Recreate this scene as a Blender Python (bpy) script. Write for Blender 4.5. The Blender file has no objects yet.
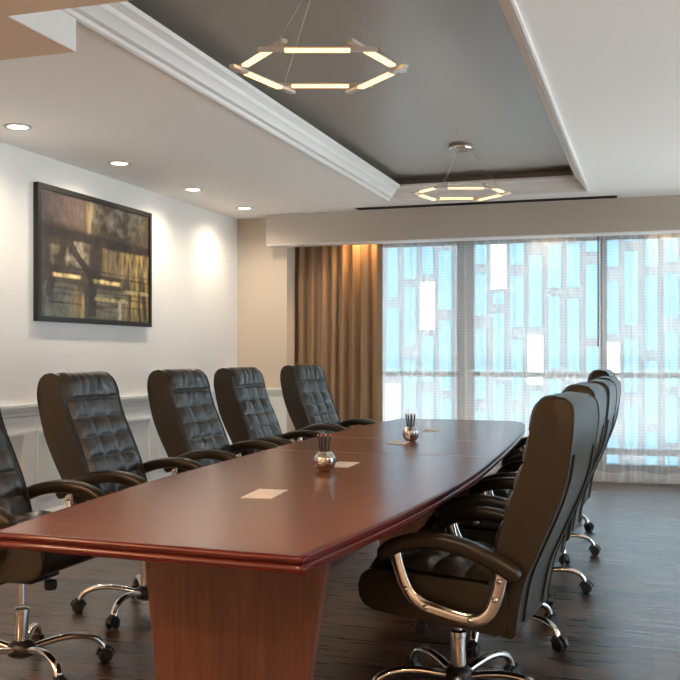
import bpy, bmesh, math, random
from mathutils import Vector, Matrix, noise
random.seed(7)
S = bpy.context.scene
COL = S.collection
PI = math.pi

# ------------------------------------------------------------------ materials
def new_mat(name):
    m = bpy.data.materials.new(name); m.use_nodes = True
    nt = m.node_tree; nt.nodes.clear()
    out = nt.nodes.new('ShaderNodeOutputMaterial')
    return m, nt, out

def N(nt, typ, **kw):
    n = nt.nodes.new(typ)
    for k, v in kw.items():
        if k in n.inputs: n.inputs[k].default_value = v
        else: setattr(n, k, v)
    return n

def c4(c): return (c[0], c[1], c[2], 1.0)

def plain(name, col, rough=0.5, metal=0.0, spec=0.5, coat=0.0, noise_amt=0.06, nscale=6.0, bump=0.0, bscale=200.0, sheen=0.0):
    m, nt, out = new_mat(name)
    p = N(nt, 'ShaderNodeBsdfPrincipled')
    p.inputs['Roughness'].default_value = rough
    p.inputs['Metallic'].default_value = metal
    p.inputs['Specular IOR Level'].default_value = spec
    p.inputs['Coat Weight'].default_value = coat
    p.inputs['Coat Roughness'].default_value = 0.12
    p.inputs['Sheen Weight'].default_value = sheen
    tc = N(nt, 'ShaderNodeTexCoord')
    nz = N(nt, 'ShaderNodeTexNoise'); nz.inputs['Scale'].default_value = nscale; nz.inputs['Detail'].default_value = 3
    nt.links.new(tc.outputs['Object'], nz.inputs['Vector'])
    mx = N(nt, 'ShaderNodeMix', data_type='RGBA')
    mx.inputs[6].default_value = c4([v*(1-noise_amt) for v in col]); mx.inputs[7].default_value = c4([min(1, v*(1+noise_amt)) for v in col])
    nt.links.new(nz.outputs['Fac'], mx.inputs[0]); nt.links.new(mx.outputs[2], p.inputs['Base Color'])
    if bump > 0:
        n2 = N(nt, 'ShaderNodeTexNoise'); n2.inputs['Scale'].default_value = bscale; n2.inputs['Detail'].default_value = 4
        nt.links.new(tc.outputs['Object'], n2.inputs['Vector'])
        b = N(nt, 'ShaderNodeBump'); b.inputs['Strength'].default_value = bump; b.inputs['Distance'].default_value = 0.002
        nt.links.new(n2.outputs['Fac'], b.inputs['Height']); nt.links.new(b.outputs['Normal'], p.inputs['Normal'])
    nt.links.new(p.outputs['BSDF'], out.inputs['Surface'])
    return m

def wood(name, dark, light, rough, stretch, scale=6.0, coat=0.0, spec=0.5):
    m, nt, out = new_mat(name)
    p = N(nt, 'ShaderNodeBsdfPrincipled'); p.inputs['Roughness'].default_value = rough
    p.inputs['Coat Weight'].default_value = coat; p.inputs['Coat Roughness'].default_value = 0.15
    p.inputs['Specular IOR Level'].default_value = spec
    tc = N(nt, 'ShaderNodeTexCoord'); mp = N(nt, 'ShaderNodeMapping'); mp.inputs['Scale'].default_value = stretch
    nt.links.new(tc.outputs['Object'], mp.inputs['Vector'])
    nz = N(nt, 'ShaderNodeTexNoise'); nz.inputs['Scale'].default_value = scale; nz.inputs['Detail'].default_value = 6; nz.inputs['Roughness'].default_value = .6
    nz.inputs['Distortion'].default_value = .6
    nt.links.new(mp.outputs['Vector'], nz.inputs['Vector'])
    r = N(nt, 'ShaderNodeValToRGB'); r.color_ramp.elements[0].position = .3; r.color_ramp.elements[0].color = c4(dark)
    r.color_ramp.elements[1].position = .72; r.color_ramp.elements[1].color = c4(light)
    nt.links.new(nz.outputs['Fac'], r.inputs['Fac']); nt.links.new(r.outputs['Color'], p.inputs['Base Color'])
    nt.links.new(p.outputs['BSDF'], out.inputs['Surface'])
    return m

def floor_mat():
    m, nt, out = new_mat('dark_plank_floor')
    p = N(nt, 'ShaderNodeBsdfPrincipled')
    tc = N(nt, 'ShaderNodeTexCoord')
    br = N(nt, 'ShaderNodeTexBrick')
    br.inputs['Scale'].default_value = 1.0; br.inputs['Brick Width'].default_value = 1.5; br.inputs['Row Height'].default_value = .16
    br.inputs['Mortar Size'].default_value = .0025; br.inputs['Mortar Smooth'].default_value = .2
    br.inputs['Color1'].default_value = (0, 0, 0, 1); br.inputs['Color2'].default_value = (1, 1, 1, 1); br.inputs['Mortar'].default_value = (.5, .5, .5, 1)
    br.offset = .37; br.offset_frequency = 2
    nt.links.new(tc.outputs['Object'], br.inputs['Vector'])
    mp = N(nt, 'ShaderNodeMapping'); mp.inputs['Scale'].default_value = (1.2, 22, 1)
    nt.links.new(tc.outputs['Object'], mp.inputs['Vector'])
    nz = N(nt, 'ShaderNodeTexNoise'); nz.inputs['Scale'].default_value = 2.2; nz.inputs['Detail'].default_value = 7; nz.inputs['Distortion'].default_value = .8
    nt.links.new(mp.outputs['Vector'], nz.inputs['Vector'])
    r = N(nt, 'ShaderNodeValToRGB')
    r.color_ramp.elements[0].position = .36; r.color_ramp.elements[0].color = (.012, .006, .003, 1)
    r.color_ramp.elements[1].position = .68; r.color_ramp.elements[1].color = (.150, .078, .042, 1)
    nt.links.new(nz.outputs['Fac'], r.inputs['Fac'])
    mx = N(nt, 'ShaderNodeMix', data_type='RGBA', blend_type='MULTIPLY'); mx.inputs[0].default_value = 1
    cr = N(nt, 'ShaderNodeValToRGB'); cr.color_ramp.elements[0].color = (.45, .43, .42, 1); cr.color_ramp.elements[1].color = (1.4, 1.38, 1.35, 1)
    nt.links.new(br.outputs['Color'], cr.inputs['Fac'])
    nt.links.new(r.outputs['Color'], mx.inputs[6]); nt.links.new(cr.outputs['Color'], mx.inputs[7])
    mm = N(nt, 'ShaderNodeMix', data_type='RGBA'); nt.links.new(br.outputs['Fac'], mm.inputs[0])
    nt.links.new(mx.outputs[2], mm.inputs[6]); mm.inputs[7].default_value = (.006, .004, .003, 1)
    nt.links.new(mm.outputs[2], p.inputs['Base Color'])
    rr = N(nt, 'ShaderNodeMapRange'); rr.inputs[1].default_value = .3; rr.inputs[2].default_value = .7; rr.inputs[3].default_value = .22; rr.inputs[4].default_value = .44
    nt.links.new(nz.outputs['Fac'], rr.inputs[0]); nt.links.new(rr.outputs[0], p.inputs['Roughness'])
    b = N(nt, 'ShaderNodeBump'); b.inputs['Strength'].default_value = .22; b.inputs['Distance'].default_value = .002
    nt.links.new(nz.outputs['Fac'], b.inputs['Height']); nt.links.new(b.outputs['Normal'], p.inputs['Normal'])
    p.inputs['Specular IOR Level'].default_value = .95
    p.inputs['IOR'].default_value = 1.5; p.inputs['Coat Weight'].default_value = .25; p.inputs['Coat Roughness'].default_value = .2; nt.links.new(b.outputs['Normal'], p.inputs['Coat Normal'])
    nt.links.new(p.outputs['BSDF'], out.inputs['Surface'])
    return m

def emit(name, col, strength):
    m, nt, out = new_mat(name)
    e = N(nt, 'ShaderNodeEmission'); e.inputs['Color'].default_value = c4(col); e.inputs['Strength'].default_value = strength
    nt.links.new(e.outputs[0], out.inputs['Surface'])
    return m

def glass_mat():
    m, nt, out = new_mat('window_glass')
    t = N(nt, 'ShaderNodeBsdfTransparent'); t.inputs['Color'].default_value = (.93, .96, .97, 1)
    g = N(nt, 'ShaderNodeBsdfGlossy'); g.inputs['Roughness'].default_value = .02
    f = N(nt, 'ShaderNodeFresnel'); f.inputs['IOR'].default_value = 1.45
    mx = N(nt, 'ShaderNodeMixShader')
    nt.links.new(f.outputs[0], mx.inputs[0]); nt.links.new(t.outputs[0], mx.inputs[1]); nt.links.new(g.outputs[0], mx.inputs[2])
    nt.links.new(mx.outputs[0], out.inputs['Surface'])
    return m

def sheer_mat(name, opacity, col):
    m, nt, out = new_mat(name)
    t = N(nt, 'ShaderNodeBsdfTransparent')
    tl = N(nt, 'ShaderNodeBsdfTranslucent'); tl.inputs['Color'].default_value = c4(col)
    d = N(nt, 'ShaderNodeBsdfDiffuse'); d.inputs['Color'].default_value = c4(col)
    a = N(nt, 'ShaderNodeMixShader'); a.inputs[0].default_value = .45
    nt.links.new(tl.outputs[0], a.inputs[1]); nt.links.new(d.outputs[0], a.inputs[2])
    # the weave: denser where the cloth is seen edge-on, in the folds
    lw = N(nt, 'ShaderNodeLayerWeight'); lw.inputs['Blend'].default_value = .35
    tc = N(nt, 'ShaderNodeTexCoord'); w = N(nt, 'ShaderNodeTexWave', wave_type='BANDS', bands_direction='Z')
    w.inputs['Scale'].default_value = 11.0; w.inputs['Distortion'].default_value = 1.0
    nt.links.new(tc.outputs['Object'], w.inputs['Vector'])
    mr = N(nt, 'ShaderNodeMapRange'); mr.inputs[3].default_value = opacity-.025; mr.inputs[4].default_value = opacity+.03
    nt.links.new(w.outputs['Fac'], mr.inputs[0])
    ad = N(nt, 'ShaderNodeMath', operation='MULTIPLY_ADD'); ad.inputs[1].default_value = .6
    nt.links.new(lw.outputs['Facing'], ad.inputs[0]); nt.links.new(mr.outputs[0], ad.inputs[2])
    cl = N(nt, 'ShaderNodeClamp'); nt.links.new(ad.outputs[0], cl.inputs[0])
    mx = N(nt, 'ShaderNodeMixShader'); nt.links.new(cl.outputs[0], mx.inputs[0])
    nt.links.new(t.outputs[0], mx.inputs[1]); nt.links.new(a.outputs[0], mx.inputs[2])
    nt.links.new(mx.outputs[0], out.inputs['Surface'])
    return m

def drape_mat():
    m, nt, out = new_mat('drape_cloth')
    tl = N(nt, 'ShaderNodeBsdfTranslucent'); d = N(nt, 'ShaderNodeBsdfDiffuse')
    tc = N(nt, 'ShaderNodeTexCoord'); mp = N(nt, 'ShaderNodeMapping'); mp.inputs['Scale'].default_value = (1, 1, 1)
    nt.links.new(tc.outputs['Object'], mp.inputs[0])
    w = N(nt, 'ShaderNodeTexWave', wave_type='BANDS', bands_direction='Z'); w.inputs['Scale'].default_value = 30; w.inputs['Distortion'].default_value = 3
    nt.links.new(mp.outputs[0], w.inputs['Vector'])
    mx = N(nt, 'ShaderNodeMix', data_type='RGBA'); mx.inputs[6].default_value = (.29, .185, .11, 1); mx.inputs[7].default_value = (.35, .23, .14, 1)
    nt.links.new(w.outputs['Fac'], mx.inputs[0])
    nt.links.new(mx.outputs[2], d.inputs['Color']); nt.links.new(mx.outputs[2], tl.inputs['Color'])
    a = N(nt, 'ShaderNodeMixShader'); a.inputs[0].default_value = .08
    nt.links.new(d.outputs[0], a.inputs[1]); nt.links.new(tl.outputs[0], a.inputs[2])
    nt.links.new(a.outputs[0], out.inputs['Surface'])
    return m

def art_mat():
    m, nt, out = new_mat('abstract_painting')
    p = N(nt, 'ShaderNodeBsdfPrincipled'); p.inputs['Roughness'].default_value = .38
    at = N(nt, 'ShaderNodeVertexColor'); at.layer_name = 'paint'
    tc = N(nt, 'ShaderNodeTexCoord'); mp = N(nt, 'ShaderNodeMapping'); mp.inputs['Scale'].default_value = (1, 22, 9)
    nt.links.new(tc.outputs['Object'], mp.inputs[0])
    nz = N(nt, 'ShaderNodeTexNoise'); nz.inputs['Scale'].default_value = 1.6; nz.inputs['Detail'].default_value = 6
    nt.links.new(mp.outputs[0], nz.inputs['Vector'])
    r = N(nt, 'ShaderNodeValToRGB'); r.color_ramp.elements[0].position = .3; r.color_ramp.elements[0].color = (.6, .6, .6, 1)
    r.color_ramp.elements[1].position = .75; r.color_ramp.elements[1].color = (1.4, 1.35, 1.3, 1)
    nt.links.new(nz.outputs['Fac'], r.inputs[0])
    mx = N(nt, 'ShaderNodeMix', data_type='RGBA', blend_type='MULTIPLY'); mx.inputs[0].default_value = .8
    nt.links.new(at.outputs['Color'], mx.inputs[6]); nt.links.new(r.outputs[0], mx.inputs[7])
    nt.links.new(mx.outputs[2], p.inputs['Base Color'])
    nt.links.new(p.outputs[0], out.inputs['Surface'])
    return m

M = {}
M['wall'] = plain('white_wall_paint', (.80, .785, .75), .75, noise_amt=.015, nscale=1.5)
M['pier'] = plain('pier_warm_light_tint', (.66, .57, .465), .75, noise_amt=.015, nscale=1.5)  # warm light on the white wall, put into the pier's colour
M['ceil'] = plain('white_ceiling_paint', (.92, .895, .86), .85, noise_amt=.01, nscale=1.2)
M['soffit'] = plain('soffit_warm_light_tint', (.68, .54, .40), .85, noise_amt=.015, nscale=1.2)  # warm light on the underside of a white soffit, painted in as tan
M['valance'] = plain('greige_valance_paint', (.54, .485, .425), .8, noise_amt=.015, nscale=1.2)
M['tray'] = plain('taupe_tray_paint', (.29, .265, .225), .42, noise_amt=.03, nscale=1.5)
M['trim'] = plain('white_trim_paint', (.82, .80, .77), .5, noise_amt=.01)
M['wains'] = plain('pale_wainscot_paint', (.78, .81, .80), .5, noise_amt=.012)
M['floor'] = floor_mat()
M['leather'] = plain('black_brown_leather', (.020, .0145, .0065), .32, noise_amt=.25, nscale=12, bump=.15, bscale=260, spec=.45)
M['quilt'] = plain('soft_quilted_leather', (.026, .021, .014), .33, noise_amt=.2, nscale=12, bump=.08, bscale=200, spec=1.0)
M['piping'] = plain('leather_piping', (.016, .013, .008), .4, spec=.4)
M['chrome'] = plain('polished_chrome', (.78, .76, .73), .12, metal=1.0, noise_amt=.02)
M['blackp'] = plain('black_plastic', (.012, .012, .013), .35, noise_amt=.1)
M['top'] = wood('mahogany_top', (.125, .034, .014), (.215, .070, .032), .24, (1.0, 14, 14), 2.2, coat=.0, spec=.45)
M['edge'] = wood('mahogany_edge', (.062, .005, .0035), (.11, .010, .0065), .25, (3, 3, 20), 3, coat=.05, spec=.4)
M['ped'] = wood('mahogany_pedestal', (.105, .036, .021), (.175, .066, .040), .38, (16, 16, 1.0), 2.5, coat=.1)
M['seam'] = plain('table_seam', (.30, .13, .07), .3)
M['silver'] = plain('mercury_silver', (.72, .69, .65), .10, metal=1.0, noise_amt=.5, nscale=45, bump=.6, bscale=40)
M['paper'] = plain('cream_paper', (.85, .80, .72), .8, noise_amt=.02)
M['frame'] = plain('black_frame', (.014, .013, .012), .4, noise_amt=.1)
M['art'] = art_mat()
M['bar'] = plain('satin_nickel', (.62, .59, .54), .38, metal=.4, noise_amt=.03)
M['strip'] = emit('warm_led', (1.0, .56, .21), 2.2)
M['lens'] = emit('downlight_lens', (1.0, .86, .68), 7.0)
M['glass'] = glass_mat()
M['sheer'] = sheer_mat('sheer_voile', .44, (.86, .86, .85))
M['hem'] = sheer_mat('sheer_hem', .62, (.93, .93, .93))
M['drape'] = drape_mat()
M['alu'] = plain('window_aluminium', (.34, .35, .36), .45, metal=.3)
M['vent'] = plain('vent_black', (.012, .010, .009), .6)
M['fac'] = plain('facade_concrete', (.29, .285, .28), .8, noise_amt=.08, nscale=1)
M['blue'] = plain('facade_blue_glass', (.135, .275, .36), .5, noise_amt=.18, nscale=.5)
M['white'] = plain('facade_white_panel', (.66, .65, .64), .6, noise_amt=.04)
M['bounce'] = plain('pale_bounce_slab', (.80, .79, .77), .8, noise_amt=.04, nscale=2)  # for the added slab that throws sunlight indoors
M['ground'] = plain('street_asphalt', (.35, .35, .36), .9, noise_amt=.1, nscale=1)
M['wood_pencil'] = plain('pencil_wood', (.55, .27, .16), .6)

# ------------------------------------------------------------------ helpers
def tag(o, label=None, cat=None, group=None, kind=None):
    if label: o['label'] = label
    if cat: o['category'] = cat
    if group: o['group'] = group
    if kind: o['kind'] = kind
    return o

def link(name, me, parent=None, mat=None):
    o = bpy.data.objects.new(name, me)
    COL.objects.link(o)
    if mat: me.materials.append(mat)
    if parent: o.parent = parent
    return o

def empty(name, loc=(0, 0, 0), rz=0.0):
    o = bpy.data.objects.new(name, None); COL.objects.link(o)
    o.empty_display_size = .1; o.location = loc; o.rotation_euler = (0, 0, rz)
    return o

class MB:
    def __init__(s): s.v = []; s.f = []
    def add(s, v, f):
        b = len(s.v); s.v += [tuple(p) for p in v]; s.f += [tuple(b+i for i in q) for q in f]; return s
    def box(s, x0, x1, y0, y1, z0, z1):
        v = [(x0,y0,z0),(x1,y0,z0),(x1,y1,z0),(x0,y1,z0),(x0,y0,z1),(x1,y0,z1),(x1,y1,z1),(x0,y1,z1)]
        return s.add(v, [(0,3,2,1),(4,5,6,7),(0,1,5,4),(1,2,6,5),(2,3,7,6),(3,0,4,7)])
    def lathe(s, prof, seg=24, c=(0,0,0), axis='z'):
        v = []; f = []
        n = len(prof)
        for k in range(seg):
            a = 2*PI*k/seg
            for r, z in prof:
                if axis == 'z': v.append((c[0]+r*math.cos(a), c[1]+r*math.sin(a), c[2]+z))
                elif axis == 'x': v.append((c[0]+z, c[1]+r*math.cos(a), c[2]+r*math.sin(a)))
                else: v.append((c[0]+r*math.sin(a), c[1]+z, c[2]+r*math.cos(a)))
        for k in range(seg):
            k2 = (k+1) % seg
            for i in range(n-1):
                f.append((k*n+i, k2*n+i, k2*n+i+1, k*n+i+1))
        f.append(tuple(k*n for k in reversed(range(seg)))); f.append(tuple(k*n+n-1 for k in range(seg)))
        return s.add(v, f)
    def sweep(s, path, sect, side=Vector((0,1,0)), closed=False, scale=None):
        """sweep a 2D section [(a,b)] along path; a runs along 'side', b along the in-plane normal"""
        n = len(path); m = len(sect); v = []; f = []
        for i, p in enumerate(path):
            p = Vector(p)
            if closed: t = Vector(path[(i+1) % n]) - Vector(path[i-1])
            else: t = Vector(path[min(i+1, n-1)]) - Vector(path[max(i-1, 0)])
            t.normalize()
            sd = side - t*side.dot(t)
            if sd.length < 1e-5: sd = Vector((1,0,0)) - t*t.x
            sd.normalize(); nn = sd.cross(t)
            k = scale[i] if scale else 1.0
            for a, b in sect: v.append(p + sd*a*k + nn*b*k)
        for i in range(n if closed else n-1):
            i2 = (i+1) % n
            for j in range(m):
                j2 = (j+1) % m
                f.append((i*m+j, i*m+j2, i2*m+j2, i2*m+j))
        if not closed:
            f.append(tuple(reversed(range(m)))); f.append(tuple((n-1)*m+j for j in range(m)))
        return s.add(v, f)
    def tube(s, path, r, seg=10, side=Vector((0,1,0)), closed=False, scale=None):
        return s.sweep(path, [(r*math.cos(2*PI*k/seg), r*math.sin(2*PI*k/seg)) for k in range(seg)], side, closed, scale)
    def build(s, name, mat, parent=None, smooth=None, bevel=0):
        me = bpy.data.meshes.new(name); me.from_pydata(s.v, [], s.f); me.update()
        bm = bmesh.new(); bm.from_mesh(me)
        if bevel > 0:
            bmesh.ops.remove_doubles(bm, verts=bm.verts, dist=1e-6)
            ed = [e for e in bm.edges if len(e.link_faces) == 2 and e.calc_face_angle(0) > .6]
            bmesh.ops.bevel(bm, geom=ed, offset=bevel, segments=3, profile=.5, affect='EDGES', clamp_overlap=True)
        bmesh.ops.recalc_face_normals(bm, faces=bm.faces)
        bm.to_mesh(me); bm.free()
        if smooth is not None:
            for p in me.polygons: p.use_smooth = True
            me.set_sharp_from_angle(angle=math.radians(smooth))
        return link(name, me, parent, mat)

def catmull(pts, n, closed=False):
    P = [Vector(p) for p in pts]; out = []
    L = len(P)
    segs = L if closed else L-1
    for i in range(segs):
        if closed: a, b, c, d = P[i-1], P[i], P[(i+1) % L], P[(i+2) % L]
        else: a, b, c, d = P[max(i-1,0)], P[i], P[i+1], P[min(i+2, L-1)]
        for k in range(n):
            t = k/n
            out.append(.5*((2*b)+(c-a)*t+(2*a-5*b+4*c-d)*t*t+(3*b-a-3*c+d)*t**3))
    if not closed: out.append(P[-1])
    return out

def resample(pts, n):
    P = [Vector(p) for p in pts]; d = [0]
    for i in range(1, len(P)): d.append(d[-1]+(P[i]-P[i-1]).length)
    out = []; j = 0
    for k in range(n):
        t = d[-1]*k/(n-1)
        while j < len(P)-2 and d[j+1] < t: j += 1
        q = (t-d[j])/max(1e-9, d[j+1]-d[j]); out.append(P[j].lerp(P[j+1], min(1, max(0, q))))
    return out

def extrude_outline(outl, hw, bev, wfun=None):
    """closed (x,z) outline pushed out to +-hw along y with rounded rims"""
    bm = bmesh.new()
    A = [bm.verts.new((p[0], -hw, p[1])) for p in outl]; B = [bm.verts.new((p[0], hw, p[1])) for p in outl]
    n = len(outl); rim = []
    fa = bm.faces.new(A); fb = bm.faces.new(list(reversed(B)))
    for i in range(n):
        bm.faces.new((A[i], B[i], B[(i+1) % n], A[(i+1) % n]))
    rim = list(fa.edges)+list(fb.edges)
    bmesh.ops.bevel(bm, geom=rim, offset=bev, segments=4, profile=.55, affect='EDGES', clamp_overlap=True)
    if wfun:
        for v in bm.verts: v.co.y *= wfun(v.co.x, v.co.z)
    bmesh.ops.recalc_face_normals(bm, faces=bm.faces)
    return bm

def bm_obj(name, bm, mat, parent=None, smooth=40):
    me = bpy.data.meshes.new(name); bm.to_mesh(me); bm.free()
    for p in me.polygons: p.use_smooth = len(p.vertices) < 8
    me.set_sharp_from_angle(angle=math.radians(smooth))
    return link(name, me, parent, mat)

def copy_tree(o, parent=None):
    c = o.copy(); COL.objects.link(c)
    if parent: c.parent = parent
    for ch in list(o.children): copy_tree(ch, c)
    return c

# ------------------------------------------------------------------ camera
F = 975.0
YAW = math.atan(313/F)
EYE = 1.22
cam = bpy.data.cameras.new('camera'); co = bpy.data.objects.new('camera', cam); COL.objects.link(co)
cam.sensor_width = 36; cam.lens = F/680*36; cam.shift_y = 15/680; cam.clip_start = .05; cam.clip_end = 300
co.location = (0, 0, EYE); co.rotation_euler = (PI/2, 0, YAW)
S.camera = co

# ------------------------------------------------------------------ the room
CZ = 2.62
WX, PY, WY = -4.08, 9.25, 9.72            # left wall, pier face, window plane
RX, BY = 2.6, -2.4                        # right wall and wall behind the camera
def struct(mb, name, mat, parent=None, **kw):
    o = mb.build(name, mat, parent, **kw)
    o['kind'] = 'structure'
    return o

struct(MB().box(WX-.1, RX+.1, BY-.1, WY+.13, -.12, 0), 'floor', M['floor'])
struct(MB().box(WX-.12, WX, BY-.1, WY+.13, 0, CZ+.2), 'wall_left', M['wall'])
struct(MB().box(RX, RX+.12, BY-.1, 1.5, 0, CZ+.2).box(RX, RX+.12, 9.2, WY+.13, 0, CZ+.2).box(RX, RX+.12, 1.5, 9.2, 0, .10).box(RX, RX+.12, 1.5, 9.2, 2.42, CZ+.2), 'wall_right', M['wall'])
w2 = empty('added_window', (RX, 5.35, 0)); w2['kind'] = 'structure'  # side window added out of view to bring in more daylight
fr = MB().box(.03, .09, -3.85, 3.85, .10, .16).box(.03, .09, -3.85, 3.85, 2.36, 2.42)
for k in range(6): fr.box(.03, .09, -3.85+1.528*k, -3.79+1.528*k, .16, 2.36)
fr.build('frame', M['alu'], w2)['kind'] = 'structure'
for k in range(5): MB().box(.055, .061, -3.79+1.528*k, -3.85+1.528*(k+1), .16, 2.36).build('pane', M['glass'], w2)['kind'] = 'structure'
struct(MB().box(WX, RX, BY-.12, BY, 0, CZ+.2), 'wall_rear', M['wall'])
w = MB().box(WX, -3.535, PY, WY+.13, 0, CZ)
struct(w, 'wall_window', M['pier'])
w = MB().box(-3.535, RX, WY, WY+.13, 2.40, CZ).box(-3.535, RX, WY, WY+.13, 0, .10)
struct(w, 'wall_lintel', M['wall'])
# ceiling with the tray opening
TX0, TX1, TY0, TY1 = -2.26, -.532, 2.70, 8.49
TZ = 2.79
c = MB()
c.box(WX-.1, TX0-.012, BY-.1, WY+.13, CZ, CZ+.2).box(TX1+.012, RX+.1, BY-.1, WY+.13, CZ, CZ+.2)
c.box(TX0-.012, TX1+.012, BY-.1, TY0-.012, CZ, CZ+.2).box(TX0-.012, TX1+.012, TY1+.012, WY+.13, CZ, CZ+.2)
struct(c, 'ceiling', M['ceil'])
t = MB().box(TX0-.012, TX1+.012, TY0-.012, TY1+.012, TZ, CZ+.2)
t.box(TX0-.012, TX0, TY0, TY1, CZ+.005, TZ).box(TX1, TX1+.012, TY0, TY1, CZ+.005, TZ)
t.box(TX0, TX1, TY0-.012, TY0, CZ+.005, TZ).box(TX0, TX1, TY1, TY1+.012, CZ+.005, TZ)
struct(t, 'ceiling_tray', M['tray'])
# dropped soffit, L-shaped in plan
struct(MB().box(WX, RX, BY, 3.045, 2.468, CZ).box(WX, -2.268, 3.045, 3.49, 2.468, CZ), 'ceiling_soffit', M['soffit'])
o = MB().box(-2.268, -2.262, 3.046, 3.49, 2.4685, CZ)
struct(o, 'soffit_side_skin', M['trim'])  # untinted white skin on the side face, against the warm-tinted underside
# crown moulding round the tray: mitred sweep
prof = [(-.022, CZ), (-.022, CZ-.014), (-.006, CZ-.018), (.006, CZ-.012), (.012, CZ+.004), (.036, CZ+.010), (.044, CZ+.020), (.060, CZ+.036), (.080, CZ+.046),
        (.086, CZ+.054), (.090, CZ+.066), (.110, CZ+.076), (.128, CZ+.082), (.132, CZ+.094), (.132, CZ+.104), (.115, CZ+.108), (-.0, CZ+.108)]
mv = []; mf = []
for i, z in prof:
    mv += [(TX0+i, TY0+i, z), (TX1-i*.68, TY0+i, z), (TX1-i*.68, TY1-i, z), (TX0+i, TY1-i, z)]
for k in range(len(prof)-1):
    for j in range(4): mf.append((4*k+j, 4*k+(j+1) % 4, 4*k+4+(j+1) % 4, 4*k+4+j))
struct(MB().add(mv, mf), 'trim_1', M['trim'], smooth=25)
# valance (pelmet) in front of the window recess
struct(MB().box(-3.685, RX, 9.05, PY, 2.32, CZ), 'trim_2', M['valance'], bevel=.004)
struct(MB().box(-3.683, RX, 9.052, PY-.001, 2.311, 2.3195), 'pelmet_lit_strip', M['trim'])  # bright light on the pelmet's underside, drawn as a white strip
# wainscot: field, chair rail, stiles and baseboard on the left wall and the pier
PT = .70
def rail_profile(): return [(0, .80), (.018, .805), (.022, .825), (.034, .84), (.040, .855), (.046, .865), (.046, .885), (0, .885)]
def prism_y(prof, x0, y0, y1, sgn=1):        # profile (out from wall, z) run along y
    v = [(x0+sgn*a, y0, z) for a, z in prof]+[(x0+sgn*a, y1, z) for a, z in prof]; n = len(prof)
    f = [(i, (i+1) % n, n+(i+1) % n, n+i) for i in range(n)]+[tuple(range(n)), tuple(range(2*n-1, n-1, -1))]
    return v, f
def prism_x(prof, y0, x0, x1):
    v = [(x0, y0-a, z) for a, z in prof]+[(x1, y0-a, z) for a, z in prof]; n = len(prof)
    f = [(i, (i+1) % n, n+(i+1) % n, n+i) for i in range(n)]+[tuple(range(n)), tuple(range(2*n-1, n-1, -1))]
    return v, f
struct(MB().add(*prism_y(rail_profile(), WX, BY, PY)).add(*prism_x(rail_profile(), PY, WX, -3.535)), 'trim_3', M['wains'], smooth=25)
wn = MB().box(WX, WX+.008, BY, PY, .02, .80)
stiles = [5.715+.865*k for k in range(-9, 5)]
wn.box(WX+.008, WX+.022, BY, PY, PT, .80).box(WX+.008, WX+.022, BY, PY, .14, .235)
for y in stiles: wn.box(WX+.008, WX+.022, y-.065, min(y+.065, PY), .235, PT)
for y in stiles[:-1]:                       # raised bead inside each panel
    a, b = y+.065, y+.80
    for (y0, y1, z0, z1) in ((a, b, PT-.022, PT), (a, b, .235, .257), (a, a+.022, .257, PT-.022), (b-.022, b, .257, PT-.022)):
        wn.box(WX+.008, WX+.030, y0, y1, z0, z1)
wn.box(WX+.03, -3.535, PY-.008, PY, .02, .80).box(WX+.03, -3.535, PY-.022, PY-.008, PT, .80).box(WX+.03, -3.535, PY-.022, PY-.008, .14, .235)
for (a, b) in ((WX+.03, WX+.12), (-3.625, -3.535)): wn.box(a, b, PY-.022, PY-.008, .235, PT)
for (a, b, z0, z1) in ((WX+.12, -3.625, PT-.022, PT), (WX+.12, -3.625, .235, .257), (WX+.12, WX+.142, .257, PT-.022), (-3.647, -3.625, .257, PT-.022)):
    wn.box(a, b, PY-.030, PY-.008, z0, z1)
struct(wn, 'trim_4', M['wains'])
bprof = [(0, 0), (.03, 0), (.03, .10), (.022, .12), (.012, .14), (0, .145)]
struct(MB().add(*prism_y(bprof, WX+.008, BY, PY-.008)), 'baseboard_left', M['wains'], smooth=25)
struct(MB().add(*prism_x(bprof, PY-.008, WX+.038, -3.535)), 'baseboard_window', M['wains'], smooth=25)

# window: aluminium frame, mullions, transom, panes
win = empty('window_1', (0, WY, 0)); win['kind'] = 'structure'
def wpart(name, mb, mat):
    for i, v in enumerate(mb.v): mb.v[i] = (v[0], v[1]-WY, v[2])
    o = mb.build(name, mat, win); o['kind'] = 'structure'; return o
wx0, wx1 = -3.53, RX-.005
mull = [-1.80, -.455, 1.05]
wpart('frame', MB().box(wx0, wx0+.06, WY+.02, WY+.10, .10, 2.4).box(wx1-.06, wx1, WY+.02, WY+.10, .10, 2.4)
      .box(wx0+.06, wx1-.06, WY+.02, WY+.10, 2.33, 2.4).box(wx0+.06, wx1-.06, WY+.02, WY+.10, .10, .17), M['alu'])
for i, x in enumerate(mull):
    hw = .085 if i == 0 else .03
    if i == 0:
        wpart('mullion', MB().box(x-hw, x-hw+.04, WY+.01, WY+.10, .17, 2.33).box(x+hw-.04, x+hw, WY+.01, WY+.10, .17, 2.33), M['alu'])
        wpart('mullion_cover', MB().box(x-hw+.04, x+hw-.04, WY+.03, WY+.10, .17, 2.33), M['wains'])
    else: wpart('mullion', MB().box(x-hw, x+hw, WY+.015, WY+.10, .17, 2.33), M['alu'])
edges = [wx0+.06]+[m for m in mull]+[wx1-.06]
for i in range(4):
    a = edges[i]+(0 if i == 0 else (.085 if i == 1 else .03)); b = edges[i+1]-(0 if i == 3 else (.085 if i == 0 else .03))
    wpart('transom', MB().box(a, b, WY+.02, WY+.09, 1.00, 1.05), M['alu'])
    wpart('transom', MB().box(a, b, WY+.02, WY+.09, .26, .32), M['alu'])
    wpart('pane', MB().box(a, b, WY+.052, WY+.058, .17, 2.33), M['glass'])

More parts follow.
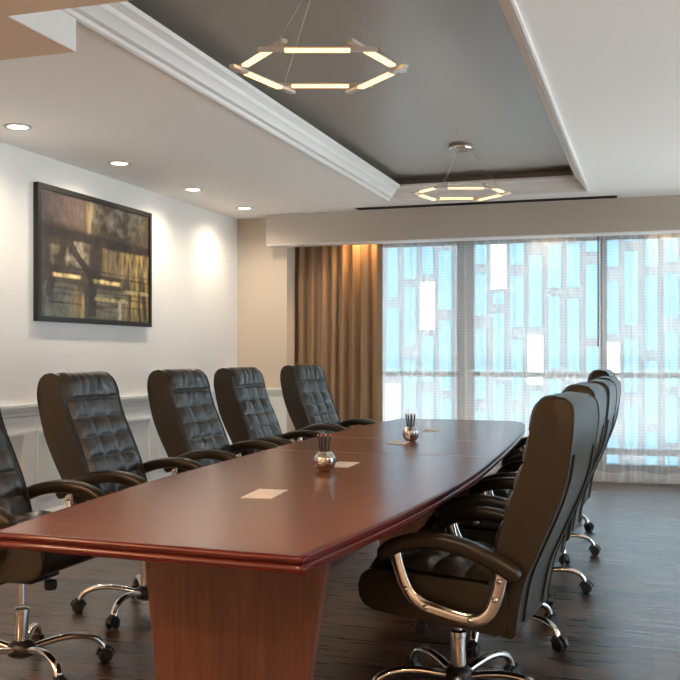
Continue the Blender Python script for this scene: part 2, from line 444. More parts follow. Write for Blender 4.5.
# ------------------------------------------------------------------ outside
bld = empty('office_building', (0, 22, -8)); tag(bld, 'tall building with staggered blue glass panels outside the window', 'building')
def bpart(name, mb, mat, kind=None):
    o = MB(); o.f = mb.f; o.v = [(a, b-22, z+8) for a, b, z in mb.v]
    r = o.build(name, mat, bld)
    if kind: r['kind'] = kind
    return r
bpart('facade', MB().box(-16, 12, 22, 26, -8, 6.6), M['fac'])
whites = [(-3.30, 3.25), (-4.93, 2.35), (-2.42, 1.12), (-.70, .95), (-5.74, .0)]
rest = MB()
pitch = .408
for k in range(-24, 27):
    x = -3.30+k*pitch
    z = -8+random.random()*1.2
    while z < 5.6:
        h = min(random.choice((.95, 1.15, 1.35, 1.6)), 6.5-z); w_ = .25+random.random()*.05
        for a, b in whites:
            if abs(x-a) < .2:
                if b-.66 < z < b+.66: z = b+.72
                elif z <= b-.66 < z+h: h = max(.3, b-.70-z)
        isw = any(abs(x-a) < .2 and z < b+.55 and z+h > b-.55 for a, b in whites)
        if not isw:
            bx = (x-w_/2, x+w_/2, 21.93, 22, z, z+h)
            if -6.3 < x < 1.9 and z+h > -1.6 and z < 4.2: bpart('blue_panel', MB().box(*bx), M['blue'])
            else: rest.box(*bx)
        z += h+.18+random.random()*.14
for a, b in whites:
    x = -3.30+round((a+3.30)/pitch)*pitch
    bpart('white_panel', MB().box(x-.17, x+.17, 21.92, 22, b-.55, b+.55), M['white'])['label'] = 'white panel'
bpart('blue_panel_rows', rest, M['blue'], 'stuff')
struct(MB().box(-40, 40, 9.9, 60, -8.2, -8), 'ground', M['ground'])
struct(MB().box(-9, 9, WY+.14, 13.3, -.55, -.35).box(RX+.13, 9, -3, WY+.14, -.55, -.35), 'bounce_slab', M['bounce'])  # pale slab added outside to bounce sunlight up to the ceiling

# ------------------------------------------------------------------ curtains
def cloth(x0, x1, y, z0, z1, amp, lam, seed, nz=24, gather=0.0):
    rnd = random.Random(seed); n = int((x1-x0)/.008); ph = 0; xs = []; ys = []
    l = lam
    for i in range(n+1):
        x = x0+(x1-x0)*i/n
        ph += 2*PI*((x1-x0)/n)/l
        if i % 9 == 0: l = lam*(.75+.5*rnd.random())
        xs.append(x); ys.append(ph)
    v = []; f = []
    for j in range(nz+1):
        z = z0+(z1-z0)*j/nz; t = 1-j/nz
        for i in range(n+1):
            a = amp*(.55+.45*t)*(.75+.5*noise.noise(Vector((xs[i]*3, seed*7.1, z*.4))))
            yy = y+a*math.sin(ys[i]+.5*math.sin(z*1.1+seed)*t)+.25*a*math.sin(2.3*ys[i]+seed)
            v.append((xs[i]+.006*t*math.sin(ys[i]*.5+seed), yy, z+(.012*math.sin(ys[i]*.31+seed) if j == 0 else 0)))
    for j in range(nz):
        for i in range(n): f.append((j*(n+1)+i, j*(n+1)+i+1, (j+1)*(n+1)+i+1, (j+1)*(n+1)+i))
    return MB().add(v, f)
d = cloth(-3.532, -2.60, 9.47, .02, 2.615, .055, .12, 3).build('drape', M['drape'], smooth=180)
tag(d, 'beige floor-length drape gathered at the wall corner beside the sheer curtains', 'curtain')
s1 = empty('sheer_curtain', (-1.55, 9.56, 0)); tag(s1, 'white sheer curtain hanging behind the far end of the table', 'curtain')
s2 = empty('sheer_curtain', (1.0, 9.54, 0)); tag(s2, 'white sheer curtain ending above the bare floor behind the black chairs', 'curtain')
for root, a, b, y, sd in ((s1, -2.70, -.47, 9.575, 11), (s2, -.455, 2.55, 9.545, 23)):
    for nm, z0, z1, mt, nz in (('voile', .12, 2.615, 'sheer', 22), ('hem', .03, .12, 'hem', 2)):
        mb = cloth(a, b, y, z0, z1, .030, .15, sd, nz)
        if nm == 'hem':                       # keep the fold phase of the voile at its lower rim
            top = cloth(a, b, y, .12, 2.615, .030, .15, sd, 22); n = len(top.v)//23; row = top.v[:n]
            mb = MB(); vv = [(p[0], p[1]+.002, .03+.010*math.sin(i*.05+sd)) for i, p in enumerate(row)]+[(p[0], p[1]+.002, p[2]) for p in row]
            mb.add(vv, [(i, i+1, n+i+1, n+i) for i in range(n-1)])
        L = root.location
        mb.v = [(p[0]-L.x, p[1]-L.y, p[2]-L.z) for p in mb.v]
        mb.build(nm, M[mt], root, smooth=180)
wb = MB().tube([(-.49, 9.44, 2.60), (-.49, 9.44, 1.30)], .006, 8, Vector((1, 0, 0))).build('curtain_wand', M['blackp'], smooth=60)
tag(wb, 'thin dark curtain pull wand hanging in front of the sheers', 'curtain wand')
rb = MB().box(-3.5, RX-.02, 9.60, 9.625, 2.592, 2.619).build('curtain_track', M['trim'])
tag(rb, 'white ceiling track carrying the sheer curtains behind the pelmet', 'curtain track')

# ------------------------------------------------------------------ ceiling fittings
vent = empty('air_vent', (-1.5, 8.935, CZ)); tag(vent, 'long black linear air slot in the ceiling before the window pelmet', 'vent')
MB().box(-1.2, 1.2, -.055, .055, -.004, -.0005).build('frame', M['vent'], vent)
for k in range(3): MB().box(-1.19, 1.19, -.036+.03*k, -.026+.03*k, -.010, -.004).build('slat', M['vent'], vent)

def downlight(x, y, label, z=CZ, power=26, spot=True):
    r = empty('recessed_downlight', (x, y, z)); tag(r, label, 'downlight', 'recessed ceiling downlights')
    MB().lathe([(.060, -.001), (.062, -.008), (.084, -.006), (.086, -.001), (.06, -.0005)], 32).build('trim_ring', M['bar'], r, smooth=40)
    MB().lathe([(.0001, -.004), (.058, -.004), (.058, -.001), (.0001, -.001)], 32).build('lens', M['lens'], r)
    l = bpy.data.lights.new('downlight_lamp', 'SPOT'); l.energy = power; l.color = (1, .84, .66); l.spot_size = math.radians(160); l.spot_blend = 1.0; l.shadow_soft_size = .05
    lo = bpy.data.objects.new('downlight_lamp', l); COL.objects.link(lo); lo.location = (x, y, z-.03)
    return r
downlight(-3.70, 5.08, 'recessed downlight with warm glow, beside the dropped warm-lit soffit')
downlight(-3.70, 6.27, 'recessed downlight above the middle of the framed painting')
downlight(-3.70, 7.46, 'recessed downlight just past the far edge of the painting')
downlight(-3.70, 8.55, 'recessed downlight nearest the window wall corner')

def lamp(x, y, z, power, col=(1, .80, .58), size=2.2, soft=.06, angle=130):
    l = bpy.data.lights.new('unseen_spot', 'SPOT'); l.energy = power; l.color = col; l.spot_size = math.radians(angle); l.spot_blend = .8; l.shadow_soft_size = soft
    lo = bpy.data.objects.new('unseen_spot', l); COL.objects.link(lo); lo.location = (x, y, z); return lo
# recessed lamps above the window pelmet that wash the drape and sheers
for x, pw in ((-2.80, 34), (-.97, 13), (.10, 13), (1.2, 8)): lamp(x, 9.36, 2.58, pw, (1, .60, .26), angle=100)
# unseen fill lamps added in the soffit, over and behind the camera
for x, y in ((-3.0, 1.2), (-1.2, 1.2), (.8, 1.2), (-3.0, -.8), (-1.2, -.8), (.8, -.8)): lamp(x, y, 2.44, 35, angle=165)

# upward fill lights added out of the frame, without fittings, beside and behind the camera
for x, y, z, pw in ((-3.2, .6, 1.75, 210), (1.9, .4, 1.75, 70), (-.8, -1.4, 1.75, 60)):
    lo = lamp(x, y, z, pw*1.35, (1, .62, .35), soft=.1, angle=165); lo.rotation_euler = (PI, 0, 0)

def pendant(x, y, z, label):
    r = empty('pendant_light', (x, y, z)); tag(r, label, 'pendant light', 'hexagonal pendant lights')
    h = TZ-z
    MB().lathe([(.0001, h-.001), (.088, h-.001), (.092, h-.008), (.092, h-.035), (.088, h-.040), (.0001, h-.040)], 40).build('canopy', M['chrome'], r, smooth=40)
    R = .320; a = R*math.cos(PI/6)
    for k in range(6):
        th = YAW+PI/2+k*PI/3
        dz = .0075 if k % 2 == 0 else -.0075
        hl = .232; s = .013
        b = MB().box(-s, s, -hl, hl, -.007, .007)
        n = Vector((math.cos(th), math.sin(th), 0)); tdir = Vector((-n.y, n.x, 0))
        mat = Matrix(((n.x, tdir.x, 0, n.x*a), (n.y, tdir.y, 0, n.y*a), (0, 0, 1, dz), (0, 0, 0, 1)))
        b.v = [tuple(mat @ Vector(p)) for p in b.v]
        bo = b.build('bar', M['bar'], r)
        hs = .126
        e = MB().box(-s-.0015, s+.0015, -hs, hs, -.0085, .0005); e.v = [tuple(mat @ Vector(p)) for p in e.v]
        e.build('light_strip', M['strip'], bo)
    for k in range(3):
        th = YAW+PI/2+(2*k+.5)*PI/3
        e = Vector((math.cos(th)*R*.98, math.sin(th)*R*.98, .015)); c0 = Vector((math.cos(th)*.05, math.sin(th)*.05, h-.040))
        MB().tube([e, c0], .0022, 6, Vector((0, 0, 1))).build('cable', M['bar'], r)
    return r
pendant(-1.318, 3.82, 2.407, 'hexagonal pendant of glowing bars nearer the warm-lit soffit, canopy out of sight')
pendant(-1.365, 7.21, 2.43, 'hexagonal pendant with visible round chrome canopy nearer the window')

# ------------------------------------------------------------------ painting
PY0, PY1, PZ0, PZ1 = 5.770, 7.375, 1.456, 2.418
art = empty('framed_painting', (WX, (PY0+PY1)/2, PZ0)); tag(art, 'dark abstract painting in a black frame on the white wall', 'painting')
fw = .037
oy, oz = (PY0+PY1)/2, PZ0
def ab(y0, y1, z0, z1, x0, x1): return (x0, x1, y0-oy, y1-oy, z0-oz, z1-oz)
fr = MB()
fr.box(*ab(PY0, PY1, PZ0, PZ0+fw, .001, .040)).box(*ab(PY0, PY1, PZ1-fw, PZ1, .001, .040)).box(*ab(PY0, PY0+fw, PZ0+fw, PZ1-fw, .001, .040)).box(*ab(PY1-fw, PY1, PZ0+fw, PZ1-fw, .001, .040))
fr.build('frame', M['frame'], art)
NU, NV = 190, 110
def sm(a, b, x): t = min(1, max(0, (x-a)/(b-a))); return t*t*(3-2*t)
def band(x, a, b, s): return sm(a-s, a+s, x)*(1-sm(b-s, b+s, x))
def mixc(c, d, t): return [c[i]*(1-t)+d[i]*t for i in range(3)]
def paint(u, v):                              # u left to right, v top to bottom
    fr_ = lambda a, b, k: noise.fractal(Vector((u*a, v*b, k)), 1, 2, 5)
    n1, n2, n3, n4 = fr_(3, 3, 1.3), fr_(26, 4, 5), fr_(5, 30, 9), fr_(14, 11, 12)
    u += .006*n4; v += .008*n1+.004*n4
    c = [.072+.035*n1+.02*n4, .054+.027*n1+.015*n4, .034+.015*n1+.008*n4]
    c = mixc(c, (.115, .085, .082), band(u, -.1, .36, .02)*band(v, -.1, .24, .02)*(.7+.5*n4))
    c = mixc(c, (.36, .29, .17), band(u, .39, .45, .02)*band(v, -.1, .29, .03)*max(0, .5+1.0*n2))
    c = mixc(c, (.20, .19, .15), band(u, .45, .95, .04)*band(v, -.1, .24, .05)*max(0, .3+.9*n4))
    c = mixc(c, (.29, .21, .10), band(u, .5, 1.1, .05)*band(v, .38, .62, .02)*max(0, .5+.7*n2))
    c = mixc(c, (.42, .31, .09), band(u, .72, 1.1, .03)*band(v, .36, 1.1, .04)*max(0, .25+1.2*n2))
    c = mixc(c, (.17, .19, .165), band(u, .04, .30, .02)*band(v, .72, 1.1, .02)*max(0, .6+.7*n4))
    c = mixc(c, (.25, .19, .085), band(u, .22, .36, .03)*band(v, .74, 1.1, .03)*max(0, .5+.8*n2))
    c = mixc(c, (.22, .20, .13), band(u, .40, .78, .02)*band(v, .74, 1.1, .02)*max(0, .55+.7*n3))
    c = mixc(c, (.34, .29, .22), band(u, .21, .40, .01)*band(v, .37, .58, .012)*max(0, .55+.8*n4))
    c = mixc(c, (.26, .21, .14), band(u, .08, .17, .01)*band(v, .42, .58, .012)*max(0, .5+.7*n4))
    bv = .27+.03*u
    c = mixc(c, (.026, .022, .020), band(u, -.1, 1.1, .01)*band(v, bv, bv+.085, .014)*max(0, .92-.35*n4))
    c = mixc(c, (.03, .026, .022), band(u, .42, .52, .012)*band(v, .34, .66, .02)*.8)
    dx = .20+.20*sm(.36, .70, v)
    c = mixc(c, (.028, .022, .018), band(u, dx, dx+.075, .007)*band(v, .33, .98, .02)*.92)
    dx = .17-.12*sm(.36, .80, v)
    c = mixc(c, (.032, .027, .023), band(u, dx, dx+.055, .007)*band(v, .34, .84, .02)*.85)
    for vv in (.585, .625, .71, .755, .80, .87): c = mixc(c, (.028, .024, .020), band(u, .08, 1.0, .03)*band(v, vv, vv+.014, .005)*max(0, .6+.5*n3))
    for (a, b, vv) in ((.11, .33, .655), (.45, .70, .67), (.74, 1.0, .73), (.46, .78, .815)):
        c = mixc(c, (.80, .60, .26) if vv < .7 else (.50, .40, .20), band(u, a, b, .02)*band(v, vv-.012, vv+.020, .007)*max(0, .75+.9*n4))
    c = mixc(c, (.50, .36, .13), band(u, .335, .365, .006)*band(v, .80, 1.1, .02)*max(0, .8+.4*n2))
    c = mixc(c, (.50, .46, .35), band(u, .68, .71, .005)*band(v, .83, .99, .015)*.85)
    c = mixc(c, (.05, .065, .09), (1-sm(.0, .07, u))*.6)
    return [max(.008, min(1, k)) for k in c]
ay0, ay1, az0, az1 = PY0+fw-.004, PY1-fw+.004, PZ0+fw-.004, PZ1-fw+.004
vv = []; cc = []
for j in range(NV+1):
    for i in range(NU+1):
        u, w_ = i/NU, 1-j/NV
        vv.append((.028, ay0+(ay1-ay0)*u-oy, az0+(az1-az0)*(j/NV)-oz)); cc.append(paint(u, w_))
ff = [(j*(NU+1)+i, j*(NU+1)+i+1, (j+1)*(NU+1)+i+1, (j+1)*(NU+1)+i) for j in range(NV) for i in range(NU)]
b0 = len(vv)                                   # canvas sides and back
vv += [(.004, ay0-oy, az0-oz), (.004, ay1-oy, az0-oz), (.004, ay1-oy, az1-oz), (.004, ay0-oy, az1-oz)]; cc += [[.03, .025, .02]]*4
ff.append((b0, b0+3, b0+2, b0+1))
cv = MB().add(vv, ff).build('canvas', M['art'], art)
at = cv.data.color_attributes.new('paint', 'FLOAT_COLOR', 'POINT')
for i, k in enumerate(cc): at.data[i].color = (k[0], k[1], k[2], 1)

# ------------------------------------------------------------------ the table
TT = .75
tb = empty('conference_table', (-1.25, 4.58, 0)); tag(tb, 'long boat-shaped mahogany conference table with glossy top and panel pedestals', 'table')
right = [(-.774, 2.135), (-.738, 2.45), (-.705, 2.80), (-.680, 3.30), (-.672, 3.90), (-.692, 4.60), (-.722, 5.30), (-.765, 6.05), (-.815, 6.60), (-.862, 6.86)]
left = [(-1.80, 7.0), (-1.835, 6.5), (-1.85, 5.6), (-1.842, 4.8), (-1.825, 4.2), (-1.795, 3.3), (-1.745, 2.75), (-1.680, 2.20)]
rc = [p.to_2d() for p in catmull([(a, b, 0) for a, b in right], 6)]; lc = [p.to_2d() for p in catmull([(a, b, 0) for a, b in left], 6)]
outl = [Vector((-1.655, 2.182))]+[Vector((-1.655+(.862)*k/6, 2.182-.052*k/6)) for k in range(1, 7)]+[Vector((-.782, 2.130))]+rc+[Vector((-.885, 6.93)), Vector((-.925, 6.98)), Vector((-.985, 7.005)), Vector((-1.3, 7.03))]+[Vector((-1.72, 7.035)), Vector((-1.775, 7.025))]+lc
oc = Vector((-1.25, 4.58))
def offs(poly, d):
    n = len(poly); r = []
    for i in range(n):
        t1 = (poly[i]-poly[i-1]).normalized(); t2 = (poly[(i+1) % n]-poly[i]).normalized()
        n1 = Vector((t1.y, -t1.x)); n2 = Vector((t2.y, -t2.x)); nn = (n1+n2)
        nn = nn/max(.35, nn.length_squared/2) if nn.length > 1e-6 else n1
        r.append(poly[i]+nn*d)
    return r
def ring_loft(poly, prof, cap_top=True, cap_bot=True):
    mb = MB(); n = len(poly); v = []; f = []
    for dd, z in prof:
        v += [(p.x-oc.x, p.y-oc.y, z) for p in offs(poly, dd)]
    for k in range(len(prof)-1):
        for i in range(n): f.append((k*n+i, k*n+(i+1) % n, (k+1)*n+(i+1) % n, (k+1)*n+i))
    if cap_bot: f.append(tuple(reversed(range(n))))
    if cap_top: f.append(tuple((len(prof)-1)*n+i for i in range(n)))
    return mb.add(v, f)
ring_loft(outl, [(-.016, .712), (-.016, TT-.0005), (-.017, TT)]).build('table_top', M['top'], tb)
eb = [(-.017, .708), (-.004, .708), (-.001, .712), (0, .717), (-.001, .7225), (-.005, .726), (-.007, .728), (-.006, .7305), (-.002, .734), (0, .739), (-.001, .7445), (-.005, .7485), (-.010, .7502), (-.0165, .7502)]
ring_loft(outl, eb, False, False).build('edge_trim', M['edge'], tb, smooth=40)
def hw_at(y, side):
    pts = rc if side > 0 else list(reversed(lc))
    for a, b in zip(pts, pts[1:]):
        if a.y <= y <= b.y: return a.x+(b.x-a.x)*(y-a.y)/(b.y-a.y)
    return pts[-1].x
for y in (4.49, 5.30):
    a, b = hw_at(y, -1)+.02, hw_at(y, 1)-.02
    MB().box(a-oc.x, b-oc.x, y-.006-oc.y, y+.006-oc.y, TT-.002, TT+.0003).build('seam', M['seam'], tb)
def pedestal(y, xl, xr, tl, tr, th=.05):
    # trapezoid slab, narrower at the floor, with a shallow box of side returns behind it
    mb = MB(); v = []
    for yy in (y, y+th):
        v += [(xl+tl-oc.x, yy-oc.y, .0), (xr-tr-oc.x, yy-oc.y, .0), (xr-oc.x, yy-oc.y, .712), (xl-oc.x, yy-oc.y, .712)]
    mb.add(v, [(0,1,2,3),(7,6,5,4),(0,4,5,1),(1,5,6,2),(2,6,7,3),(3,7,4,0)])
    return mb.build('pedestal', M['ped'], tb, bevel=.004)
pedestal(2.78, -1.565, -.915, .075, .115)
pedestal(5.50, -1.60, -.96, .09, .11)
MB().box(-1.30-oc.x, -1.26-oc.x, 2.83-oc.y, 5.50-oc.y, .34, .712).build('stretcher', M['ped'], tb)

# ------------------------------------------------------------------ chairs
FRONT = [(-.165, .33), (-.172, .44), (-.190, .55), (-.212, .65), (-.243, .76), (-.274, .86), (-.290, .93), (-.297, 1.0), (-.306, 1.046), (-.330, 1.078), (-.362, 1.092)]
REAR = [(-.394, 1.088), (-.420, 1.066), (-.428, 1.02), (-.424, .94), (-.410, .83), (-.380, .73), (-.328, .60), (-.290, .50), (-.272, .40), (-.264, .33), (-.25, .315)]
BW = .252
def wback(x, z): return 1-.10*sm(.98, 1.10, z)+.03*band(z, .5, .75, .12)
front = catmull([(a, 0, b) for a, b in FRONT], 5)
def seat_top(x): return .478+.03*(x+.2)/.47
def quilt(h0, u, v, rows, cols, seed):
    """puffed quilting height with gathered creases, u and v in 0..1"""
    fu = abs(math.sin(PI*u*cols))**.30; fv = abs(math.sin(PI*v*rows))**.30
    r = int(v*rows); wr = noise.noise(Vector((u*16+r*3.7, v*5, seed)))*.13+noise.noise(Vector((u*30, v*9+r*5.1, seed+3)))*.08
    edge = min(1, min(u, 1-u)/.05)*min(1, min(v, 1-v)/.03)
    return h0*edge*(.22+.78*fu*fv)*(1+wr)
def build_chair():
    r = empty('office_chair')
    up = []
    # backrest
    outl = [(p.x, p.z) for p in front]+[(p.x, p.z) for p in catmull([(a, 0, b) for a, b in REAR], 4)]
    back = bm_obj('backrest', extrude_outline(outl, BW, .022, wback), M['leather'], r); up.append(back)
    for s in (-1, 1):
        path = [(x, s*(BW-.003)*wback(x, z), z) for x, z in outl]
        MB().tube(path, .0036, 6, closed=True).build('piping', M['piping'], back, smooth=80)
    # rear panel seam: a V-shaped welt running down the back
    for s in (-1, 1):
        pts = []
        for x, z in ((-.421, .91), (-.410, .83), (-.380, .73), (-.328, .60), (-.290, .50), (-.272, .40), (-.266, .345)):
            k = (.90-z)/.56; pts.append((x-.003, s*(.19-.05*k), z))
        MB().tube(catmull(pts, 4), .004, 6).build('seam', M['piping'], back, smooth=80)
    # quilted front panel with gathered head section
    fp = resample([p for p in front if p.z > .47]+[Vector((-.372, 0, 1.091)), Vector((-.388, 0, 1.086))], 110)
    v = []; f = []; NU_, NV_ = 54, len(fp)-1; hd = .73
    for j, p in enumerate(fp):
        a = fp[max(0, j-1)]; b = fp[min(NV_, j+1)]; t = (b-a).normalized(); nn = Vector((t.z, 0, -t.x))
        vv_ = j/NV_
        for i in range(NU_+1):
            u = i/NU_
            if vv_ < hd: h = quilt(.031, u, vv_/hd, 5, 3, 2.0)
            else:
                q = (vv_-hd)/(1-hd)
                w0 = u*5+.9*noise.noise(Vector((u*3.1, q*1.2, 8.3)))+.35*noise.noise(Vector((u*9, q*3, 1.7)))
                g = abs(math.sin(PI*w0))**.5; fade = 1-.75*sm(.35, .85, q)
                env = min(1, q/.05)**.4*(1-sm(.50, .97, q))*min(1, min(u, 1-u)/.04)
                h = .026*env*(1-.42*fade*(1-g))+.005*env*fade*noise.noise(Vector((u*14, q*3, 3)))
            y = (u-.5)*2*.214*wback(0, p.z)
            q3 = p+nn*(h-.002)
            v.append((q3.x, y, q3.z))
    for j in range(NV_):
        for i in range(NU_): f.append((j*(NU_+1)+i, j*(NU_+1)+i+1, (j+1)*(NU_+1)+i+1, (j+1)*(NU_+1)+i))
    qp = MB().add(v, f).build('quilted_panel', M['quilt'], back, smooth=180)
    # seat body, side outline tilted back
    so = [(-.235, .325), (-.10, .330), (.10, .345), (.205, .358), (.245, .368), (.268, .392), (.274, .430), (.268, .465), (.245, .487), (.20, .492), (.05, .488), (-.20, .474), (-.235, .46)]
    so = [(p.x, p.z) for p in catmull([(a, 0, b) for a, b in so], 3, closed=True)]
    seat = bm_obj('seat', extrude_outline(so, .262, .024), M['leather'], r); up.append(seat)
    for s in (-1, 1):
        pts = catmull([(-.19, s*.252, .474), (.05, s*.252, .488), (.20, s*.252, .492), (.245, s*.252, .486), (.268, s*.252, .463), (.274, s*.252, .43), (.266, s*.252, .392)], 4)
        MB().tube(pts, .0045, 6).build('piping', M['piping'], seat, smooth=80)
    v = []; f = []; n = 44
    for j in range(n+1):
        q = j/n; x = -.20+.455*q
        for i in range(n+1):
            u = i/n; y = (u-.5)*.44
            v.append((x, y, seat_top(x)+.002+quilt(.042, u, q, 4, 3, 6.0)-(.02*sm(.85, 1, q))))
    for j in range(n):
        for i in range(n): f.append((j*(n+1)+i, j*(n+1)+i+1, (j+1)*(n+1)+i+1, (j+1)*(n+1)+i))
    MB().add(v, f).build('quilted_cushion', M['quilt'], seat, smooth=180)
    MB().box(-.11, .11, -.09, .09, .300, .334).build('tilt_mechanism', M['blackp'], seat, bevel=.006)
    MB().lathe([(.0001, .265), (.020, .265), (.024, .272), (.024, .300), (.0001, .302)], 16, (.13, 0, 0)).build('tension_knob', M['blackp'], seat, smooth=40)
    MB().tube([(.02, -.09, .315), (.02, -.19, .312), (.02, -.235, .305)], .006, 8, Vector((1, 0, 0))).build('lever', M['blackp'], seat, smooth=60)
    # arms: leather pad over a chrome loop
    sec = []
    for k in range(20):
        a = 2*PI*k/20; ca, sa = math.cos(a), math.sin(a)
        sec.append((.031*math.copysign(abs(ca)**.6, ca), .027*math.copysign(abs(sa)**.7, sa)))
    for s in (-1, 1):
        y = s*.297
        pc = catmull([(.200, y, .548), (.175, y, .573), (.13, y, .597), (.06, y, .612), (-.01, y, .614), (-.09, y, .601), (-.17, y, .572), (-.235, y-s*.008, .535), (-.262, y-s*.012, .517)], 5)
        sc = [.55+.45*sm(0, .09, k/(len(pc)-1)) for k in range(len(pc))]
        sc = [q*(.75+.25*(1-sm(.9, 1, k/(len(pc)-1)))) for k, q in enumerate(sc)]
        pc = [p+Vector((-.022, 0, 0)) for p in pc]; pad = MB().sweep(pc, sec, scale=sc).build('armrest', M['leather'], r, smooth=60); up.append(pad)
        lp = catmull([(.150, y, .575), (.140, y, .530), (.118, y, .470), (.092, y, .430), (.050, y, .402), (-.02, y, .385), (-.09, y, .372), (-.135, y, .375), (-.170, y, .400), (-.192, y, .450), (-.204, y, .500), (-.214, y, .545)], 5)
        lp = [p+Vector((-.022, 0, 0)) for p in lp]; ls = [(.011*math.cos(2*PI*k/14), .0215*math.sin(2*PI*k/14)) for k in range(14)]
        lo = MB().sweep(lp, ls).build('arm_loop', M['chrome'], pad, smooth=60)
        lo['label'] = 'chrome arm loop'
        for (bx, bz) in ((.108, .452), (.040, .399), (-.110, .372), (-.190, .445), (-.205, .505)):
            k = .006
            bb = MB().lathe([(.0001, -.002*s), (.010, -.002*s), (.010, .003*s), (.006, .007*s), (.0001, .008*s)], 10, (bx-.022, y+s*.010, bz), 'y')
            bb.build('bolt', M['chrome'], pad, smooth=50)
        # spacer pins that carry the loop off the seat
        for bx in (.040, -.110): MB().lathe([(.009, -.030), (.009, .004)], 10, (bx-.022, y-s*.008, .392 if bx > 0 else .372), 'y').build('pin', M['chrome'], pad, smooth=50)
    # gas lift and base
    MB().lathe([(.0001, .20), (.014, .20), (.014, .335), (.0001, .335)], 20).build('piston', M['chrome'], r, smooth=40)
    MB().lathe([(.0001, .055), (.024, .055), (.026, .06), (.026, .225), (.029, .228), (.029, .245), (.016, .250), (.0001, .250)], 24).build('gas_cylinder', M['chrome'], r, smooth=40)
    hub = MB().lathe([(.0001, .062), (.040, .062), (.052, .070), (.056, .090), (.050, .108), (.034, .122), (.027, .126), (.0001, .126)], 28).build('base_hub', M['blackp'], r, smooth=40)
    legs = []
    for k in range(5):
        a = k*2*PI/5
        L = MB().sweep(catmull([(.040, 0, .092), (.10, 0, .106), (.17, 0, .116), (.235, 0, .113), (.280, 0, .097), (.303, 0, .075), (.310, 0, .058)], 5),
                       [(.017*math.cos(2*PI*q/14), .0125*math.sin(2*PI*q/14)) for q in range(14)], scale=None)
        lg = L.build('base_leg', M['chrome'], r, smooth=60); lg.rotation_euler = (0, 0, a)
        cs = MB()
        for s in (-1, 1):
            cs.lathe([(.0001, s*.007), (.022, s*.007), (.027, s*.010), (.0275, s*.020), (.023, s*.025), (.010, s*.026), (.0001, s*.026)], 18, (.318, 0, .0275), 'y')
        hood = []
        for q in range(9):
            t_ = PI*(.02+.96*q/8); hood.append((.318+.034*math.cos(t_), 0, .0295+.034*math.sin(t_)))
        cs.sweep(hood, [(-.010, -.003), (.010, -.003), (.010, .003), (-.010, .003)])
        cs.lathe([(.008, .052), (.008, .072)], 10, (.311, 0, 0))
        ca = cs.build('caster', M['blackp'], lg, smooth=40); ca['label'] = 'black twin-wheel caster'
        legs.append(lg)
    return r
proto = build_chair()
UPPER = {'backrest', 'seat', 'armrest'}
def place(o, x, y, face, legs, lift, tilt, label, group):
    o.location = (x, y, 0); o.rotation_euler = (0, 0, math.radians(face))
    i = 0
    for ch in o.children:
        b = ch.name.split('.')[0]
        if b in UPPER: ch.location.z = lift
        if b == 'backrest':                    # recline about the hinge at the rear of the seat
            th = -math.radians(tilt); push = .058 if tilt > 5 else 0; px_, pz_ = -.20, .42
            ch.rotation_euler = (0, th, 0)
            ch.location = (push+px_-(px_*math.cos(th)+pz_*math.sin(th)), 0, pz_-(-px_*math.sin(th)+pz_*math.cos(th))+lift)
        if b == 'piston': ch.location.z = lift
        if b == 'base_leg':
            ch.rotation_euler = (0, 0, math.radians(legs-face+72*i)); i += 1
    tag(o, label, 'chair', group)
GL, GR = 'office chairs along the panelled wall side of the table', 'office chairs along the window-lit open side of the table'
spots = [
 (-2.315, 3.20, 0, 42, .062, 6, 'black leather office chair cut off by the frame edge, facing the near table corner', GL),
 (-2.30, 4.14, 0, 200, .062, 6, 'black leather office chair below the painting, its whole quilted back seen', GL),
 (-2.30, 5.18, -2, 20, .062, 6, 'black leather office chair between the one below the painting and the third quilted back', GL),
 (-2.29, 6.04, -2, 50, .062, 6, 'black leather office chair second from the beige drape, before the wall corner', GL),
 (-2.29, 7.24, -9, 10, .068, 6, 'black leather office chair right in front of the beige drape', GL),
 (-.655, 3.41, 174, 62, 0, 1.8, 'large black leather office chair showing its chrome arm loop, nearest the camera by the table', GR),
 (-.655, 4.24, 177, -25, .012, 2, 'black leather office chair directly behind the one with the chrome arm loop', GR),
 (-.64, 5.10, 178, 10, .005, 2, 'black leather office chair third along the open side, behind two other backs', GR),
 (-.65, 6.08, 178, 12, 0, 2, 'black leather office chair fourth along the open side, almost hidden by other backs', GR),
 (-.72, 7.06, 178, -20, .03, 2, 'black leather office chair last along the open side, nearest the sheer curtains', GR),
]
for i, sp in enumerate(spots):
    place(proto if i == 0 else copy_tree(proto), *sp)

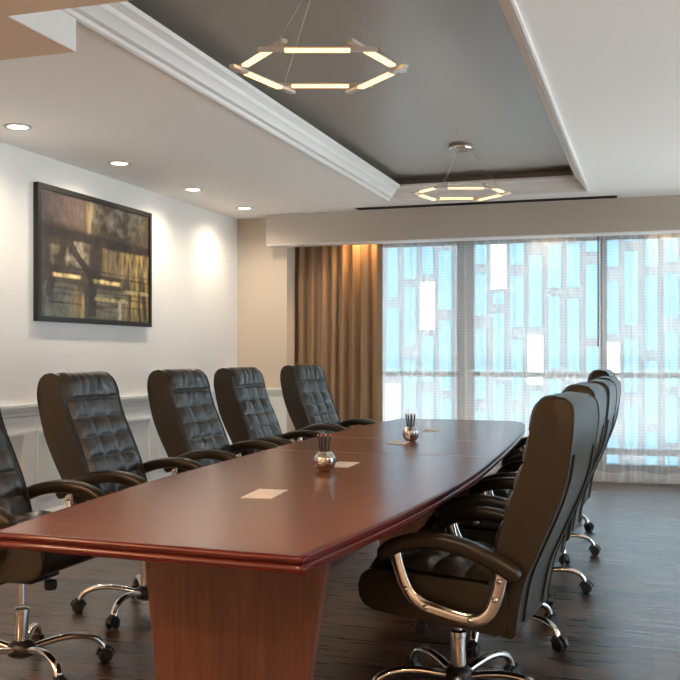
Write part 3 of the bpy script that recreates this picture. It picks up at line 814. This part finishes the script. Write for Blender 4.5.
# ------------------------------------------------------------------ things on the table
def pot(x, y, label):
    p = MB().lathe([(.0001, 0), (.022, 0), (.026, .003), (.036, .013), (.0435, .027), (.046, .043), (.0435, .058), (.036, .070), (.028, .077), (.027, .080), (.0245, .080), (.025, .076),
                    (.033, .068), (.040, .057), (.042, .043), (.040, .029), (.033, .016), (.022, .007), (.0001, .006)], 36).build('pencil_pot', M['silver'], None, smooth=60)
    p.location = (x, y, TT+.0006); return tag(p, label, 'pencil pot', 'round silver pencil pots')
def pencil_mesh():
    root = empty('pencil')
    MB().lathe([(.0001, 0), (.0036, 0), (.0036, .136), (.0001, .1361)], 6).build('shaft', M['blackp'], root)
    MB().lathe([(.0001, .1362), (.0036, .1362), (.0036, .140), (.0028, .1425), (.0001, .143)], 6).build('tip', M['wood_pencil'], root)
    return root
first = [None]
for (x, y, l1, l2, g) in ((-1.265, 3.74, 'round silver pot holding black pencils, in the middle of the table', 'black pencil with reddish tip standing in the silver pot mid-table', 'pencils in the silver pot mid-table'),
                      (-1.26, 5.19, 'round silver pot holding black pencils, toward the far window end', 'black pencil with reddish tip standing in the silver pot toward the window', 'pencils in the far silver pot')):
    pot(x, y, l1)
    for k in range(9):
        if first[0] is None: p = first[0] = pencil_mesh()
        else: p = copy_tree(first[0])
        a = k*2*PI/9+.3; rb = .007 if k else 0; rt = .0185 if k else 0
        b = Vector((x+rb*math.cos(a), y+rb*math.sin(a), TT+.0085)); ti = Vector((x+rt*math.cos(a), y+rt*math.sin(a), TT+.08))
        dirv = (ti-b).normalized(); p.location = b
        p.rotation_mode = 'QUATERNION'; p.rotation_quaternion = Vector((0, 0, 1)).rotation_difference(dirv)
        tag(p, l2, 'pencil', g)
def tpt(px, py):
    d_ = (EYE-TT)*F/(py-355); u = (px-340)/F*d_; s_, c_ = math.sin(YAW), math.cos(YAW)
    return -s_*d_+c_*u, c_*d_+s_*u
def card(x, y, rz, w_, l, label):
    o = MB().box(-w_/2, w_/2, -l/2, l/2, 0, .0016).build('paper_card', M['paper'])
    o.location = (x, y, TT+.0006); o.rotation_euler = (0, 0, rz); return tag(o, label, 'card', 'paper cards on the table')
card(-1.248, 3.06, math.radians(6), .105, .21, 'cream paper card lying alone near the close end of the table')
card(-1.262, 3.98, math.radians(2), .095, .20, 'cream paper card lying just behind the nearer silver pot')
card(-1.30, 5.06, math.radians(5), .105, .18, 'cream paper card lying just in front of the farther silver pot')
card(-1.325, 5.99, math.radians(4), .10, .22, 'cream paper card lying just behind the farther silver pot')

# ------------------------------------------------------------------ light
sun = bpy.data.lights.new('sun', 'SUN'); sun.energy = 26.0; sun.angle = .02; sun.color = (1, .96, .9)
so_ = bpy.data.objects.new('sun', sun); COL.objects.link(so_); so_.rotation_mode = 'QUATERNION'; so_.rotation_quaternion = Vector((0, 0, -1)).rotation_difference(Vector((.62, .10, -.78)))
wd = bpy.data.worlds.new('sky'); S.world = wd; wd.use_nodes = True
bg = wd.node_tree.nodes['Background']; bg.inputs['Color'].default_value = (.78, .89, 1.0, 1); bg.inputs['Strength'].default_value = 2.2
S.view_settings.view_transform = 'Standard'; S.view_settings.look = 'None'; S.view_settings.gamma = 1; S.view_settings.use_curve_mapping = False
S.view_settings.exposure = 0.80
